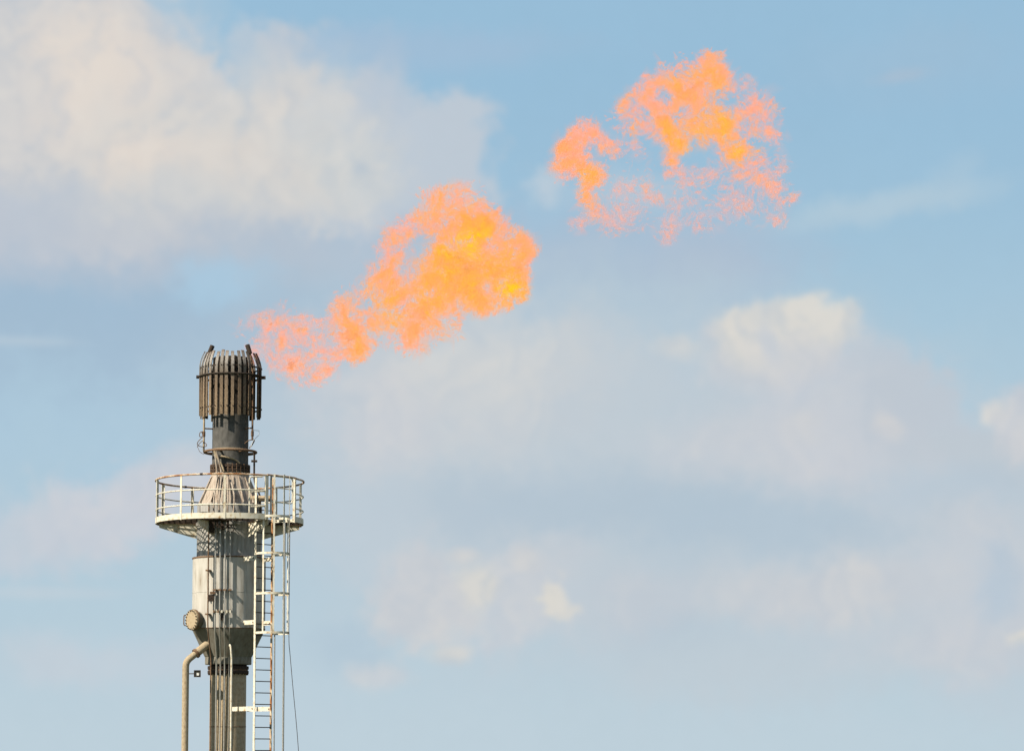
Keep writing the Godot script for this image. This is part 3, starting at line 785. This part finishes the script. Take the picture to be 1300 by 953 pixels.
	part("wire", Shape.new().tube([Vector3(0.52, 11.84, 0.37), Vector3(0.66, 11.83, 0.36), Vector3(0.655, 11.73, 0.36), Vector3(0.53, 11.60, 0.37), Vector3(0.46, 11.42, 0.42)], 0.006, 6), M.galvanised, o)
	part("wire", Shape.new().tube(smooth([Vector3(0.33, 11.52, 0.45), Vector3(0.44, 11.60, 0.40), Vector3(0.55, 11.61, 0.34), Vector3(0.50, 11.50, 0.36), Vector3(0.44, 11.42, 0.40)], 5), 0.013, 6), M.rust_steel, o)


func build_manhole(o: Node3D) -> void:
	var az := -55.0
	var y := 7.43
	var d := dir(az)
	var neck := part("manhole", Shape.new().tube([at(az, 0.79, y), at(az, 0.97, y)], 0.19, 24), M.olive_plate, o, "round bolted manhole on the tank's left flank")
	part("flange", Shape.new().tube([at(az, 0.955, y), at(az, 0.995, y)], 0.245, 28), M.rust_steel, neck)
	part("cover", Shape.new().tube([at(az, 0.998, y), at(az, 1.03, y), at(az, 1.036, y)], 0.236, 28), M.tan_paint, neck)
	var across := dir(az + 90)
	for k in 18:
		var w := TAU * k / 18.0
		var p := (across * cos(w) + Vector3.UP * sin(w)) * 0.213
		part("bolt", Shape.new().tube([at(az, 0.94, y) + p, at(az, 1.06, y) + p], 0.015, 6), M.sooty_steel, neck)
	part("davit", Shape.new().tube(rounded([at(az, 1.02, y + 0.12) - across * 0.24, at(az, 1.06, y + 0.12) - across * 0.27, at(az, 1.06, y - 0.12) - across * 0.27, at(az, 1.02, y - 0.12) - across * 0.24], 0.04), 0.014, 6), M.rust_steel, neck)


func build_outlets(o: Node3D) -> void:
	var a := Vector3(-0.50, 6.86, 0.44)
	var b := Vector3(-0.965, 6.475, 0.62)
	var p := part("outlet_pipe", Shape.new().tube(rounded([a, b, Vector3(-0.965, 0.3, 0.62)], 0.12), 0.077, 16), M.tan_paint, o, "bent tan pipe leaving the lower cone on the left")
	var d := (b - a).normalized()
	var m := a.lerp(b, 0.5)
	part("flange", Shape.new().tube([m - d * 0.026, m + d * 0.026], 0.115, 20), M.rust_steel, p)
	part("stub", Shape.new().tube([a - d * 0.14, a.lerp(b, 0.42)], 0.095, 18), M.tan_paint, p)


# ====================================================================== the platform
const DECK_R := 1.711
const DECK_Y := 9.70
const GAP_FROM := 29.0
const GAP_TO := 60.6


func rail_post(parent: Node, az: float, top: float) -> void:
	var s := Shape.new()
	var y := (9.66 + top) / 2
	s.box(at(az, DECK_R + 0.006, y), Vector3(0.05, top - 9.66, 0.008), dir(az + 90), Vector3.UP, dir(az))
	s.box(at(az, DECK_R - 0.023, y) + dir(az - 90) * 0.021, Vector3(0.008, top - 9.66, 0.05), dir(az + 90), Vector3.UP, dir(az))
	part("post", s, M.cream_paint, parent)


func in_gap(x: float, z: float) -> bool:
	var r := sqrt(x * x + z * z)
	var az := rad_to_deg(atan2(x, z))
	return r < 0.78 or r > DECK_R - 0.02 or (r > 1.14 and az > GAP_FROM + 1.0 and az < GAP_TO - 1.0)


func build_platform() -> void:
	var o := thing("access_platform", "round cream painted railed platform encircling the stack below its upper cone", "platform")
	# open grating: bearing bars and cross bars
	var g := Shape.new()
	for along_x in [true, false]:
		var pitch := 0.085 if along_x else 0.13
		var k := -int(DECK_R / pitch)
		while k * pitch < DECK_R:
			var c := k * pitch + 0.013
			var from := 99.0
			for i in 175:
				var s := -1.75 + i * 0.02
				var open := in_gap(s, c) if along_x else in_gap(c, s)
				if not open and from > 90.0:
					from = s
				elif open and from < 90.0:
					var mid := (from + s) / 2.0
					if along_x:
						g.box(Vector3(mid, DECK_Y + 0.015, c), Vector3(s - from, 0.03, 0.012))
					else:
						g.box(Vector3(c, DECK_Y + 0.020, mid), Vector3(0.014, 0.014, s - from))
					from = 99.0
			k += 1
	part("deck_grating", g, M.sooty_steel, o, "", "stuff")  # dark steel here: the shade under the deck put into the grating's colour
	# kick plate, edge angle and inner ring
	part("kick_plate", Shape.new().lathe([Vector2(DECK_R - 0.008, 9.673), Vector2(DECK_R, 9.673), Vector2(DECK_R, 9.802), Vector2(DECK_R - 0.008, 9.802), Vector2(DECK_R - 0.008, 9.673)], 100, GAP_TO, 360.0 + GAP_FROM), M.cream_paint, o)
	part("edge_angle", Shape.new().lathe([Vector2(DECK_R - 0.07, 9.676), Vector2(DECK_R - 0.010, 9.676), Vector2(DECK_R - 0.010, 9.684), Vector2(DECK_R - 0.07, 9.684), Vector2(DECK_R - 0.07, 9.676)], 100, GAP_TO, 360.0 + GAP_FROM), M.rust_steel, o)  # dark brown, with underside shade put into its colour too
	part("inner_ring", Shape.new().lathe([Vector2(0.756, 9.62), Vector2(0.775, 9.62), Vector2(0.775, 9.695), Vector2(0.756, 9.695), Vector2(0.756, 9.62)], 64), M.grey_plate, o)
	# ladder opening: a trimmed edge
	part("opening_trim", Shape.new().lathe([Vector2(1.12, 9.675), Vector2(1.13, 9.675), Vector2(1.13, 9.74), Vector2(1.12, 9.74), Vector2(1.12, 9.675)], 12, GAP_FROM, GAP_TO), M.cream_paint, o)
	for az in [GAP_FROM, GAP_TO]:
		part("opening_trim", Shape.new().box(at(az, 1.415, 9.708), Vector3(0.01, 0.066, 0.56), dir(az + 90), Vector3.UP, dir(az)), M.cream_paint, o)
	# triangular gussets that carry the deck
	for az in [-86.0, -26.0, 34.0, 94.0, 154.0, 214.0]:
		var far := DECK_R - 0.09 if az != 34.0 else 1.56
		part("gusset", Shape.new().plate([at(az, 0.757, 9.668), at(az, far, 9.668), at(az, far, 9.575), at(az, 0.757, 9.33)], dir(az + 90) * 0.012), M.cream_paint, o)
		part("deck_beam", Shape.new().box(at(az, (0.78 + far) / 2, 9.672), Vector3(0.07, 0.008, far - 0.78), dir(az + 90), Vector3.UP, dir(az)), M.rust_steel, o)
	# handrail: top rail, two mid rails, posts
	var top := part("top_rail", Shape.new().tube(arc(DECK_R, 10.675, GAP_TO, 360.0 + GAP_FROM, 4.0), 0.022, 10), M.rusty_paint, o, "rusty cream top rail round the platform")
	part("rail_joint", Shape.new().tube(arc(DECK_R, 10.675, 337.0, 339.0, 1.0), 0.027, 10), M.sooty_steel, top)
	part("rail_joint", Shape.new().tube(arc(DECK_R, 10.675, 217.0, 219.0, 1.0), 0.027, 10), M.sooty_steel, top)
	for y in [10.325, 9.985]:
		part("mid_rail", Shape.new().tube(arc(DECK_R - 0.012, y, GAP_TO, 360.0 + GAP_FROM, 4.0), 0.016, 8), M.cream_paint, o)
	for az in [60.6, 104.0, 140.0, 175.0, 211.4, 246.6, 282.0, 320.0, 356.0, 389.0]:
		rail_post(o, az, 10.66)
	part("end_plate", Shape.new().box(at(GAP_FROM, DECK_R + 0.014, 10.17), Vector3(0.075, 1.0, 0.008), dir(GAP_FROM + 90), Vector3.UP, dir(GAP_FROM)), M.cream_paint, o)
	# inner guard frame left of the ladder head
	var gf := part("guard_frame", Shape.new().tube(rounded([at(16.0, 1.60, 9.73), at(16.0, 1.60, 10.63), at(27.0, 1.62, 10.65)], 0.06), 0.018, 8), M.cream_paint, o)
	for y in [10.29, 9.95]:
		part("guard_rail", Shape.new().tube([at(16.0, 1.60, y), at(28.0, 1.68, y + 0.02)], 0.013, 8), M.cream_paint, gf)
	# swing gate across the opening
	var gate := part("gate", Shape.new().tube(rounded([at(33.0, DECK_R, 10.675), at(GAP_TO - 4.0, DECK_R, 10.675), at(GAP_TO - 4.0, DECK_R, 10.085), at(33.0, DECK_R, 10.085)], 0.08), 0.018, 8), M.cream_paint, o, "swing gate across the ladder opening")
	part("gate_rail", Shape.new().tube([at(33.0, DECK_R, 10.41), at(GAP_TO - 4.0, DECK_R, 10.41)], 0.013, 8), M.cream_paint, gate)
	part("hinge_post", Shape.new().tube([at(33.0, DECK_R, 9.70), at(33.0, DECK_R, 10.70)], 0.024, 8), M.galvanised, gate)
	part("top_bar", Shape.new().tube(arc(DECK_R + 0.02, 10.685, GAP_FROM, GAP_TO, 4.0), 0.02, 8), M.rusty_paint, gate)


# ====================================================================== the ladder
const LADDER_AZ := 40.0


func build_ladder() -> void:
	var o := thing("caged_ladder", "cream steel ladder with safety cage running up the right of the tank", "ladder")
	var out := dir(LADDER_AZ)
	var side := dir(LADDER_AZ + 90)
	var R := 1.22
	for s in [-1.0, 1.0]:
		part("stile", Shape.new().box(out * R + side * 0.25 * s + Vector3(0, 5.5, 0), Vector3(0.014, 10.4, 0.062), side, Vector3.UP, out), M.cream_paint if s < 0 else M.rusty_paint, o)  # the right stile is darker and browner than the left
	var rung := Shape.new().tube([side * -0.243, side * 0.243], 0.011, 8).mesh()
	for k in 38:
		place("rung", rung, M.sooty_steel, o).position = out * R + Vector3(0, 0.55 + k * 0.2605, 0)
	# cage
	var c := out * 1.53
	var hoop_pts := []
	var rad := 0.385
	for y in [2.66, 3.55, 4.44, 5.33, 6.22, 7.11, 8.0, 8.91, 9.75]:
		if y < 7.0:
			continue   # in the photograph the cage ends over the bare foot of the ladder
		hoop_pts = []
		part("hoop", Shape.new().lathe([Vector2(rad, -0.026), Vector2(rad + 0.007, -0.026), Vector2(rad + 0.007, 0.026), Vector2(rad, 0.026), Vector2(rad, -0.026)], 40, LADDER_AZ - 141.0, LADDER_AZ + 141.0, c + Vector3(0, y, 0)), M.cream_paint, o)
	for phi in [-75.0, -37.0, 0.0, 37.0, 75.0]:
		var top := 9.78 if absf(phi) > 50.0 else 10.70
		var d := dir(LADDER_AZ + phi)
		part("strap", Shape.new().box(c + d * (rad - 0.004) + Vector3(0, (7.09 + top) / 2, 0), Vector3(0.04, top - 7.09, 0.006), dir(LADDER_AZ + phi + 90), Vector3.UP, d), M.cream_paint, o)
	# plates that hold the stiles to the tank
	for y in [8.82, 7.36, 5.4, 3.2, 1.2]:
		var r: float = 0.85 if y > 7.0 else 0.43
		for s in [-1.0, 1.0]:
			var a: Vector3 = out * r * (0.93 if y > 7.0 else 0.86) + side * 0.25 * s
			var b: Vector3 = out * R + side * 0.25 * s
			part("bracket", Shape.new().box((a + b) / 2 + Vector3(0, y, 0), Vector3(0.012, 0.10, (b - a).length() - 0.05), side, Vector3.UP, out), M.cream_paint, o)
			part("bolt", Shape.new().tube([b - out * 0.06 - side * 0.02 + Vector3(0, y, 0), b - out * 0.06 + side * 0.02 + Vector3(0, y, 0)], 0.016, 6), M.rust_steel, o)


func build_small_things() -> void:
	# conduits and the cable beside the ladder
	var c := part("conduit", Shape.new().tube([Vector3(1.245, 9.6, 1.47), Vector3(1.245, 0.3, 1.47)], 0.022, 8), M.galvanised, self)
	c.set_meta("label", "straight grey conduit running down just outside the ladder cage")
	c.set_meta("category", "conduit")
	c = part("conduit", Shape.new().tube([Vector3(1.035, 7.1, 1.50), Vector3(1.05, 0.3, 1.50)], 0.016, 8), M.galvanised, self)
	c.set_meta("label", "thin pale conduit below the cage, beside the right ladder stile")
	c.set_meta("category", "conduit")
	c = part("cable", Shape.new().tube(smooth([Vector3(1.365, 9.66, 1.35), Vector3(1.362, 8.4, 1.36), Vector3(1.36, 7.05, 1.36), Vector3(1.39, 6.6, 1.40), Vector3(1.445, 6.0, 1.46), Vector3(1.62, 4.0, 1.60), Vector3(1.80, 0.1, 1.75)], 6), 0.008, 6), M.sooty_steel, self)
	c.set_meta("label", "thin dark cable hanging at the far right of the ladder")
	c.set_meta("category", "cable")
	# small floodlight on an arm at the outlet pipe
	var f := thing("floodlight", "small square dark floodlight on an arm beside the bent tan pipe", "floodlight", Vector3(-0.70, 6.20, 0.66))
	part("housing", Shape.new().box(Vector3.ZERO, Vector3(0.155, 0.155, 0.08)), M.sooty_steel, f)
	part("bezel", Shape.new().box(Vector3(0, 0.068, 0.05), Vector3(0.155, 0.02, 0.02)).box(Vector3(0, -0.068, 0.05), Vector3(0.155, 0.02, 0.02)).box(Vector3(0.068, 0, 0.05), Vector3(0.02, 0.116, 0.02)).box(Vector3(-0.068, 0, 0.05), Vector3(0.02, 0.116, 0.02)), M.sooty_steel, f)
	part("lens", Shape.new().box(Vector3(0.0, 0.0, 0.042), Vector3(0.114, 0.114, 0.006)), M.burner_steel, f)
	part("lamp", Shape.new().box(Vector3(0.012, -0.015, 0.05), Vector3(0.05, 0.055, 0.012)), M.lens, f)
	part("arm", Shape.new().tube([Vector3(-0.075, 0.0, 0.0), Vector3(-0.20, 0.0, -0.02)], 0.012, 6), M.sooty_steel, f)


# ====================================================================== the flames
var n_curl := FastNoiseLite.new()
var n_wisp := FastNoiseLite.new()
var n_grain := FastNoiseLite.new()
var n_fold := FastNoiseLite.new()


func flame_material() -> StandardMaterial3D:
	var m := StandardMaterial3D.new()
	m.resource_name = "flame_gas"
	m.shading_mode = BaseMaterial3D.SHADING_MODE_UNSHADED
	m.vertex_color_use_as_albedo = true
	m.transparency = BaseMaterial3D.TRANSPARENCY_ALPHA
	m.cull_mode = BaseMaterial3D.CULL_DISABLED
	return m


class Fire:
	var v := PackedVector3Array()
	var c := PackedColorArray()

	func fleck(p: Vector3, along: Vector3, r: float, stretch: float, color: Color, alpha: float, rng: RandomNumberGenerator) -> void:
		# a scrap of glowing gas: opaque in the middle, gone at its edge, slightly cupped
		var n := Vector3(rng.randfn(), rng.randfn(), rng.randfn()).normalized()
		var x := (along - n * along.dot(n)).normalized()
		var y := n.cross(x)
		var rim := PackedVector3Array()
		for k in 6:
			var w := TAU * k / 6.0
			var q := r * rng.randf_range(0.6, 1.25)
			rim.append(p + x * cos(w) * q * stretch + y * sin(w) * q + n * r * 0.3)
		var inner := Color(color.r, color.g, color.b, alpha)
		var edge := Color(color.r, color.g, color.b, 0.0)
		for k in 6:
			v.append_array([p, rim[k], rim[(k + 1) % 6]])
			c.append_array([inner, edge, edge])

	func mesh() -> ArrayMesh:
		var n := PackedVector3Array()
		n.resize(v.size())
		for i in range(0, v.size(), 3):
			var f := (v[i + 2] - v[i]).cross(v[i + 1] - v[i]).normalized()
			n[i] = f
			n[i + 1] = f
			n[i + 2] = f
		var arrays := []
		arrays.resize(Mesh.ARRAY_MAX)
		arrays[Mesh.ARRAY_VERTEX] = v
		arrays[Mesh.ARRAY_NORMAL] = n
		arrays[Mesh.ARRAY_COLOR] = c
		var m := ArrayMesh.new()
		m.add_surface_from_arrays(Mesh.PRIMITIVE_TRIANGLES, arrays)
		return m


func burn(body: Array, holes: Array, amount: float, drift: Vector3, seed_: int, core: Fire, sheet: Fire, wisps: Fire) -> void:
	# body: x, y, z, radius, thickness of the gas 0..1, heat 0..1
	var r := RandomNumberGenerator.new()
	r.seed = seed_
	for b in body:
		var centre := Vector3(b[0], b[1], b[2])
		var R: float = b[3]
		var tries := int(amount * R * (0.16 + R) * (0.6 + 0.55 * b[4]))
		# a breath of thin hot gas round the lacy parts
		for k in int(95.0 * R * R * smoothstep(0.85, 0.3, b[4])):
			var u := Vector3(r.randfn(), r.randfn(), r.randfn()).normalized() * sqrt(r.randf()) * 1.15
			var p := centre + Vector3(u.x * R, u.y * R, u.z * R * 0.6)
			p += Vector3(n_curl.get_noise_3dv(p), n_curl.get_noise_3dv(p + Vector3(31, 7, 3)), 0.0) * minf(0.5, R * 0.8)
			var hollow := 0.0
			for h in holes:
				hollow = maxf(hollow, h[3] * smoothstep(h[2] * 1.2, h[2] * 0.6, Vector2(p.x - h[0], p.y - h[1]).length()))
			if r.randf() < hollow * 0.8:
				continue
			var pale := srgb(255, 186, 158)
			wisps.fleck(p, drift.normalized(), r.randf_range(0.10, 0.26), 1.2 + 0.8 * r.randf(), Color(pale.r * 1.1 / EXPOSURE, pale.g / EXPOSURE, pale.b / EXPOSURE), 0.05 + 0.09 * r.randf() * (0.5 + b[4]), r)
		for k in tries:
			var u := Vector3(r.randfn(), r.randfn(), r.randfn()).normalized() * pow(r.randf(), 0.42) * 1.18
			var p := centre + Vector3(u.x * R, u.y * R, u.z * R * 0.6)
			# turbulence pushes the gas about
			var w := Vector3(n_curl.get_noise_3dv(p), n_curl.get_noise_3dv(p + Vector3(31, 7, 3)), n_curl.get_noise_3dv(p + Vector3(5, 53, 11)))
			p += w * minf(0.5, R * 0.8)
			# the burning gas lies in wrinkled sheets: where these noises pass through nought
			var q := Vector3(p.x, p.y, p.z * 0.45)
			var wisp := n_wisp.get_noise_3dv(q)
			var grain := n_grain.get_noise_3dv(q)
			var fold := 1.0 - clampf(absf(n_fold.get_noise_3dv(q + w * 0.3)) * 3.4, 0.0, 1.0)
			var frill := 1.0 - clampf(absf(grain) * 3.0, 0.0, 1.0)
			var d := u.length()
			var thick: float = b[4] * (1.12 - 0.70 * d * d)
			var broad := r.randf() < 0.14
			var thin := smoothstep(0.65, 0.25, b[4])   # thin gas is lacy rather than lumpy
			var chance := 0.9 * thick + lerpf(0.75, 0.38, thin) * wisp + (0.15 if broad else 0.34) * (fold - 0.45) + (0.0 if broad else lerpf(0.30, 0.55, thin)) * (frill - 0.4) + 0.04 + (0.12 * thin if broad else 0.0)
			if r.randf() > chance * 1.25:
				continue
			var out := false
			for h in holes:
				var e := Vector2(p.x - h[0] + 0.16 * grain, p.y - h[1] + 0.2 * wisp)
				if r.randf() < h[3] * smoothstep(h[2] * 1.25, h[2] * 0.6, e.length()):
					out = true
			if out:
				continue
			var heat: float = clampf(b[5] * (1.12 - d * 0.75) + lerpf(0.46, 0.25, thin) * wisp + 0.20 * grain + 0.14 * (fold - 0.5), 0.0, 1.0)
			var color := srgb(255, 170, 138).lerp(srgb(255, 172, 106), smoothstep(0.02, 0.28, heat)).lerp(srgb(255, 178, 72), smoothstep(0.28, 0.58, heat)).lerp(srgb(255, 204, 30), smoothstep(0.58, 0.95, heat))
			color = Color(color.r * 1.12 / EXPOSURE, color.g * 1.06 / EXPOSURE, color.b * 1.03 / EXPOSURE)
			var along := (drift * 0.25 + w * 2.0).normalized()
			var size := r.randf()
			var fl := wisps if thick < 0.35 else core if heat > 0.6 else sheet
			if broad:   # soft broad scraps fill the body, small drawn-out ones give it its grain
				fl.fleck(p, along, r.randf_range(0.10, 0.22) * (0.6 + 0.5 * b[4]), 1.3 + 0.7 * r.randf(), color, 0.10 + 0.20 * clampf(thick, 0.0, 1.0), r)
			else:
				fl.fleck(p, along, lerpf(0.022, 0.060, size * size) * (0.8 + 0.35 * b[4]) * (1.0 + 0.45 * thin), 1.3 + 1.6 * r.randf(), color, clampf(0.34 + 0.46 * thick, 0.3, 0.85) * (1.0 - 0.35 * thin), r)


func build_flames() -> void:
	n_curl.seed = 41
	n_curl.frequency = 0.75
	n_curl.fractal_octaves = 4
	n_wisp.seed = 42
	n_wisp.frequency = 1.5
	n_wisp.fractal_octaves = 4
	n_wisp.fractal_gain = 0.6
	n_grain.seed = 43
	n_grain.frequency = 4.5
	n_grain.fractal_octaves = 2
	n_fold.seed = 44
	n_fold.frequency = 1.7
	n_fold.fractal_octaves = 3
	var glow := flame_material()
	var first := [
		[0.20, 14.25, 0.0, 0.20, 0.08, 0.0], [0.42, 13.85, 0.0, 0.22, 0.14, 0.0], [0.68, 14.45, 0.0, 0.30, 0.15, 0.0], [0.98, 14.02, 0.0, 0.52, 0.23, 0.02], [1.20, 14.45, 0.0, 0.42, 0.28, 0.05], [1.60, 14.25, 0.0, 0.40, 0.42, 0.12], [1.7, 13.9, 0.0, 0.4, 0.45, 0.12],
		[0.75, 13.65, 0.0, 0.32, 0.16, 0.0], [1.15, 13.45, 0.0, 0.34, 0.32, 0.04], [1.95, 13.15, 0.0, 0.28, 0.45, 0.10], [1.56, 13.56, 0.0, 0.52, 0.52, 0.12], [2.3, 13.75, 0.0, 0.4, 0.5, 0.18], [2.20, 13.28, 0.0, 0.30, 0.42, 0.12], [1.35, 13.35, 0.0, 0.30, 0.30, 0.05], [2.05, 14.05, 0.0, 0.52, 0.45, 0.18], [2.85, 14.48, 0.0, 0.62, 0.72, 0.42],
		[2.60, 14.72, 0.0, 0.36, 0.45, 0.12], [2.85, 13.78, 0.0, 0.50, 0.62, 0.28], [3.65, 14.75, 0.0, 0.72, 0.9, 0.48], [3.55, 15.32, 0.0, 0.48, 0.70, 0.34], [3.90, 16.34, 0.0, 0.38, 0.66, 0.18],
		[4.20, 16.66, 0.0, 0.26, 0.45, 0.12], [3.75, 15.86, 0.0, 0.30, 0.55, 0.22], [4.25, 14.25, 0.0, 0.52, 0.82, 0.40], [4.70, 14.95, 0.0, 0.78, 1.0, 0.56], [5.10, 15.55, 0.0, 0.78, 1.0, 0.62],
		[4.85, 17.10, 0.0, 0.42, 0.75, 0.28], [5.38, 17.24, 0.0, 0.46, 0.75, 0.26], [5.75, 16.90, 0.0, 0.42, 0.80, 0.34], [5.05, 16.62, 0.0, 0.45, 0.80, 0.40], [5.55, 16.20, 0.0, 0.74, 1.0, 0.92],
		[5.70, 15.45, 0.0, 0.68, 1.0, 0.85], [6.25, 16.02, 0.0, 0.60, 1.0, 0.48], [6.78, 16.02, 0.0, 0.34, 0.85, 0.32], [6.55, 15.30, 0.0, 0.48, 1.0, 0.84], [6.02, 15.02, 0.0, 0.38, 0.9, 0.50], [6.90, 15.55, 0.0, 0.20, 0.55, 0.25],
		[6.20, 16.60, 0.0, 0.32, 0.6, 0.22], [4.10, 16.72, 0.0, 0.24, 0.6, 0.15], [4.50, 16.88, 0.0, 0.26, 0.65, 0.2], [3.62, 16.10, 0.0, 0.26, 0.55, 0.15],
	]
	var first_holes := [[4.42, 16.30, 0.27, 0.93], [6.36, 15.50, 0.13, 0.6], [4.78, 13.98, 0.2, 0.6], [4.6, 14.35, 0.16, 0.5], [4.1, 15.35, 0.14, 0.4]]
	var core := Fire.new()
	var sheet := Fire.new()
	var wisps := Fire.new()
	burn(first, first_holes, 3500.0, Vector3(1, 0.55, 0), 101, core, sheet, wisps)
	var o := thing("gas_flame", "orange and yellow flame streaming right from the stack's burner tip", "flame", Vector3.ZERO)
	place("flame_core", core.mesh(), glow, o, "hot yellow heart of the flame")
	place("flame_sheet", sheet.mesh(), glow, o)
	place("flame_wisps", wisps.mesh(), glow, o, "thin pink wisps near the burner")
	var lamp := OmniLight3D.new()
	lamp.name = "flame_light"
	lamp.light_color = Color(1.0, 0.6, 0.25)
	lamp.light_energy = 0.7
	lamp.light_size = 0.6
	lamp.omni_range = 60.0
	lamp.omni_attenuation = 2.0
	lamp.shadow_enabled = true
	lamp.position = Vector3(5.3, 15.6, 0.95)
	o.add_child(lamp, true)
	var second := [
		[8.38, 18.82, 0.0, 0.50, 0.85, 0.20], [8.30, 19.12, 0.0, 0.30, 0.35, 0.05], [7.82, 18.10, 0.0, 0.44, 0.88, 0.24], [8.05, 18.5, 0.0, 0.44, 0.88, 0.25], [8.35, 17.95, 0.0, 0.46, 0.85, 0.42], [8.30, 17.35, 0.0, 0.30, 0.90, 0.62], [8.50, 17.05, 0.0, 0.26, 0.5, 0.25],
		[8.15, 16.80, 0.0, 0.28, 0.2, 0.0], [8.8, 18.6, 0.0, 0.3, 0.5, 0.2], [9.10, 18.52, 0.0, 0.28, 0.5, 0.20], [9.45, 18.5, 0.0, 0.26, 0.45, 0.10], [9.40, 19.40, 0.0, 0.46, 0.60, 0.10], [9.75, 18.9, 0.0, 0.3, 0.34, 0.1], [9.85, 19.92, 0.0, 0.50, 0.66, 0.14],
		[10.50, 20.26, 0.0, 0.50, 0.88, 0.42], [11.15, 20.44, 0.0, 0.46, 0.88, 0.48], [11.52, 20.20, 0.0, 0.38, 0.75, 0.30], [11.95, 20.12, 0.0, 0.32, 0.30, 0.05], [10.15, 19.35, 0.0, 0.56, 0.72, 0.20], [10.85, 19.60, 0.0, 0.56, 0.80, 0.26],
		[10.30, 18.80, 0.0, 0.46, 1.0, 0.66], [10.28, 18.20, 0.0, 0.22, 0.6, 0.30], [10.22, 17.95, 0.0, 0.13, 0.45, 0.15], [11.55, 19.10, 0.0, 0.46, 1.0, 0.92], [10.95, 19.15, 0.0, 0.42, 0.88, 0.62], [11.75, 18.45, 0.0, 0.42, 0.92, 0.60], [12.05, 19.5, 0.0, 0.36, 0.60, 0.14],
		[12.30, 19.62, 0.0, 0.32, 0.55, 0.10], [12.52, 18.92, 0.0, 0.34, 0.55, 0.12], [12.80, 18.85, 0.0, 0.20, 0.45, 0.08], [12.20, 18.20, 0.0, 0.36, 0.58, 0.14], [12.32, 17.75, 0.0, 0.28, 0.50, 0.10], [11.9, 17.95, 0.0, 0.28, 0.42, 0.1],
		[12.86, 17.45, 0.0, 0.28, 0.48, 0.08], [12.62, 17.65, 0.0, 0.22, 0.30, 0.05], [12.80, 16.90, 0.0, 0.24, 0.22, 0.0], [13.15, 17.35, 0.0, 0.18, 0.25, 0.0], [9.85, 17.45, 0.0, 0.26, 0.38, 0.14], [9.40, 16.90, 0.0, 0.34, 0.22, 0.05],
		[10.2, 16.62, 0.0, 0.36, 0.26, 0.0], [10.9, 16.8, 0.0, 0.36, 0.24, 0.0], [11.4, 17.1, 0.0, 0.34, 0.22, 0.0], [11.15, 17.95, 0.0, 0.40, 0.36, 0.05], [10.6, 17.9, 0.0, 0.32, 0.32, 0.0], [9.45, 17.75, 0.0, 0.45, 0.24, 0.0], [9.1, 17.35, 0.0, 0.4, 0.26, 0.03], [12.2, 17.1, 0.0, 0.45, 0.22, 0.0], [10.5, 17.3, 0.0, 0.5, 0.2, 0.0], [11.7, 17.5, 0.0, 0.4, 0.28, 0.0], [12.75, 18.2, 0.0, 0.3, 0.34, 0.05], [12.55, 19.25, 0.0, 0.3, 0.5, 0.1], [12.0, 18.95, 0.0, 0.34, 0.5, 0.15], [8.85, 16.75, 0.0, 0.35, 0.25, 0.0],
	]
	var second_holes := [[11.0, 18.30, 0.36, 0.92], [9.25, 18.05, 0.42, 0.75], [9.72, 18.65, 0.26, 0.7], [12.72, 18.30, 0.22, 0.7], [11.15, 19.45, 0.14, 0.5], [9.8, 19.3, 0.12, 0.5]]
	core = Fire.new()
	sheet = Fire.new()
	wisps = Fire.new()
	burn(second, second_holes, 3300.0, Vector3(1, 0.2, 0), 202, core, sheet, wisps)
	var p := thing("detached_flame", "pink and orange flame broken free high up, drifting away at upper right", "flame", Vector3.ZERO)
	place("flame_core", core.mesh(), glow, p, "hot orange heart of the loose flame")
	place("flame_sheet", sheet.mesh(), glow, p)
	place("flame_wisps", wisps.mesh(), glow, p, "thin pink fringes of the loose flame")
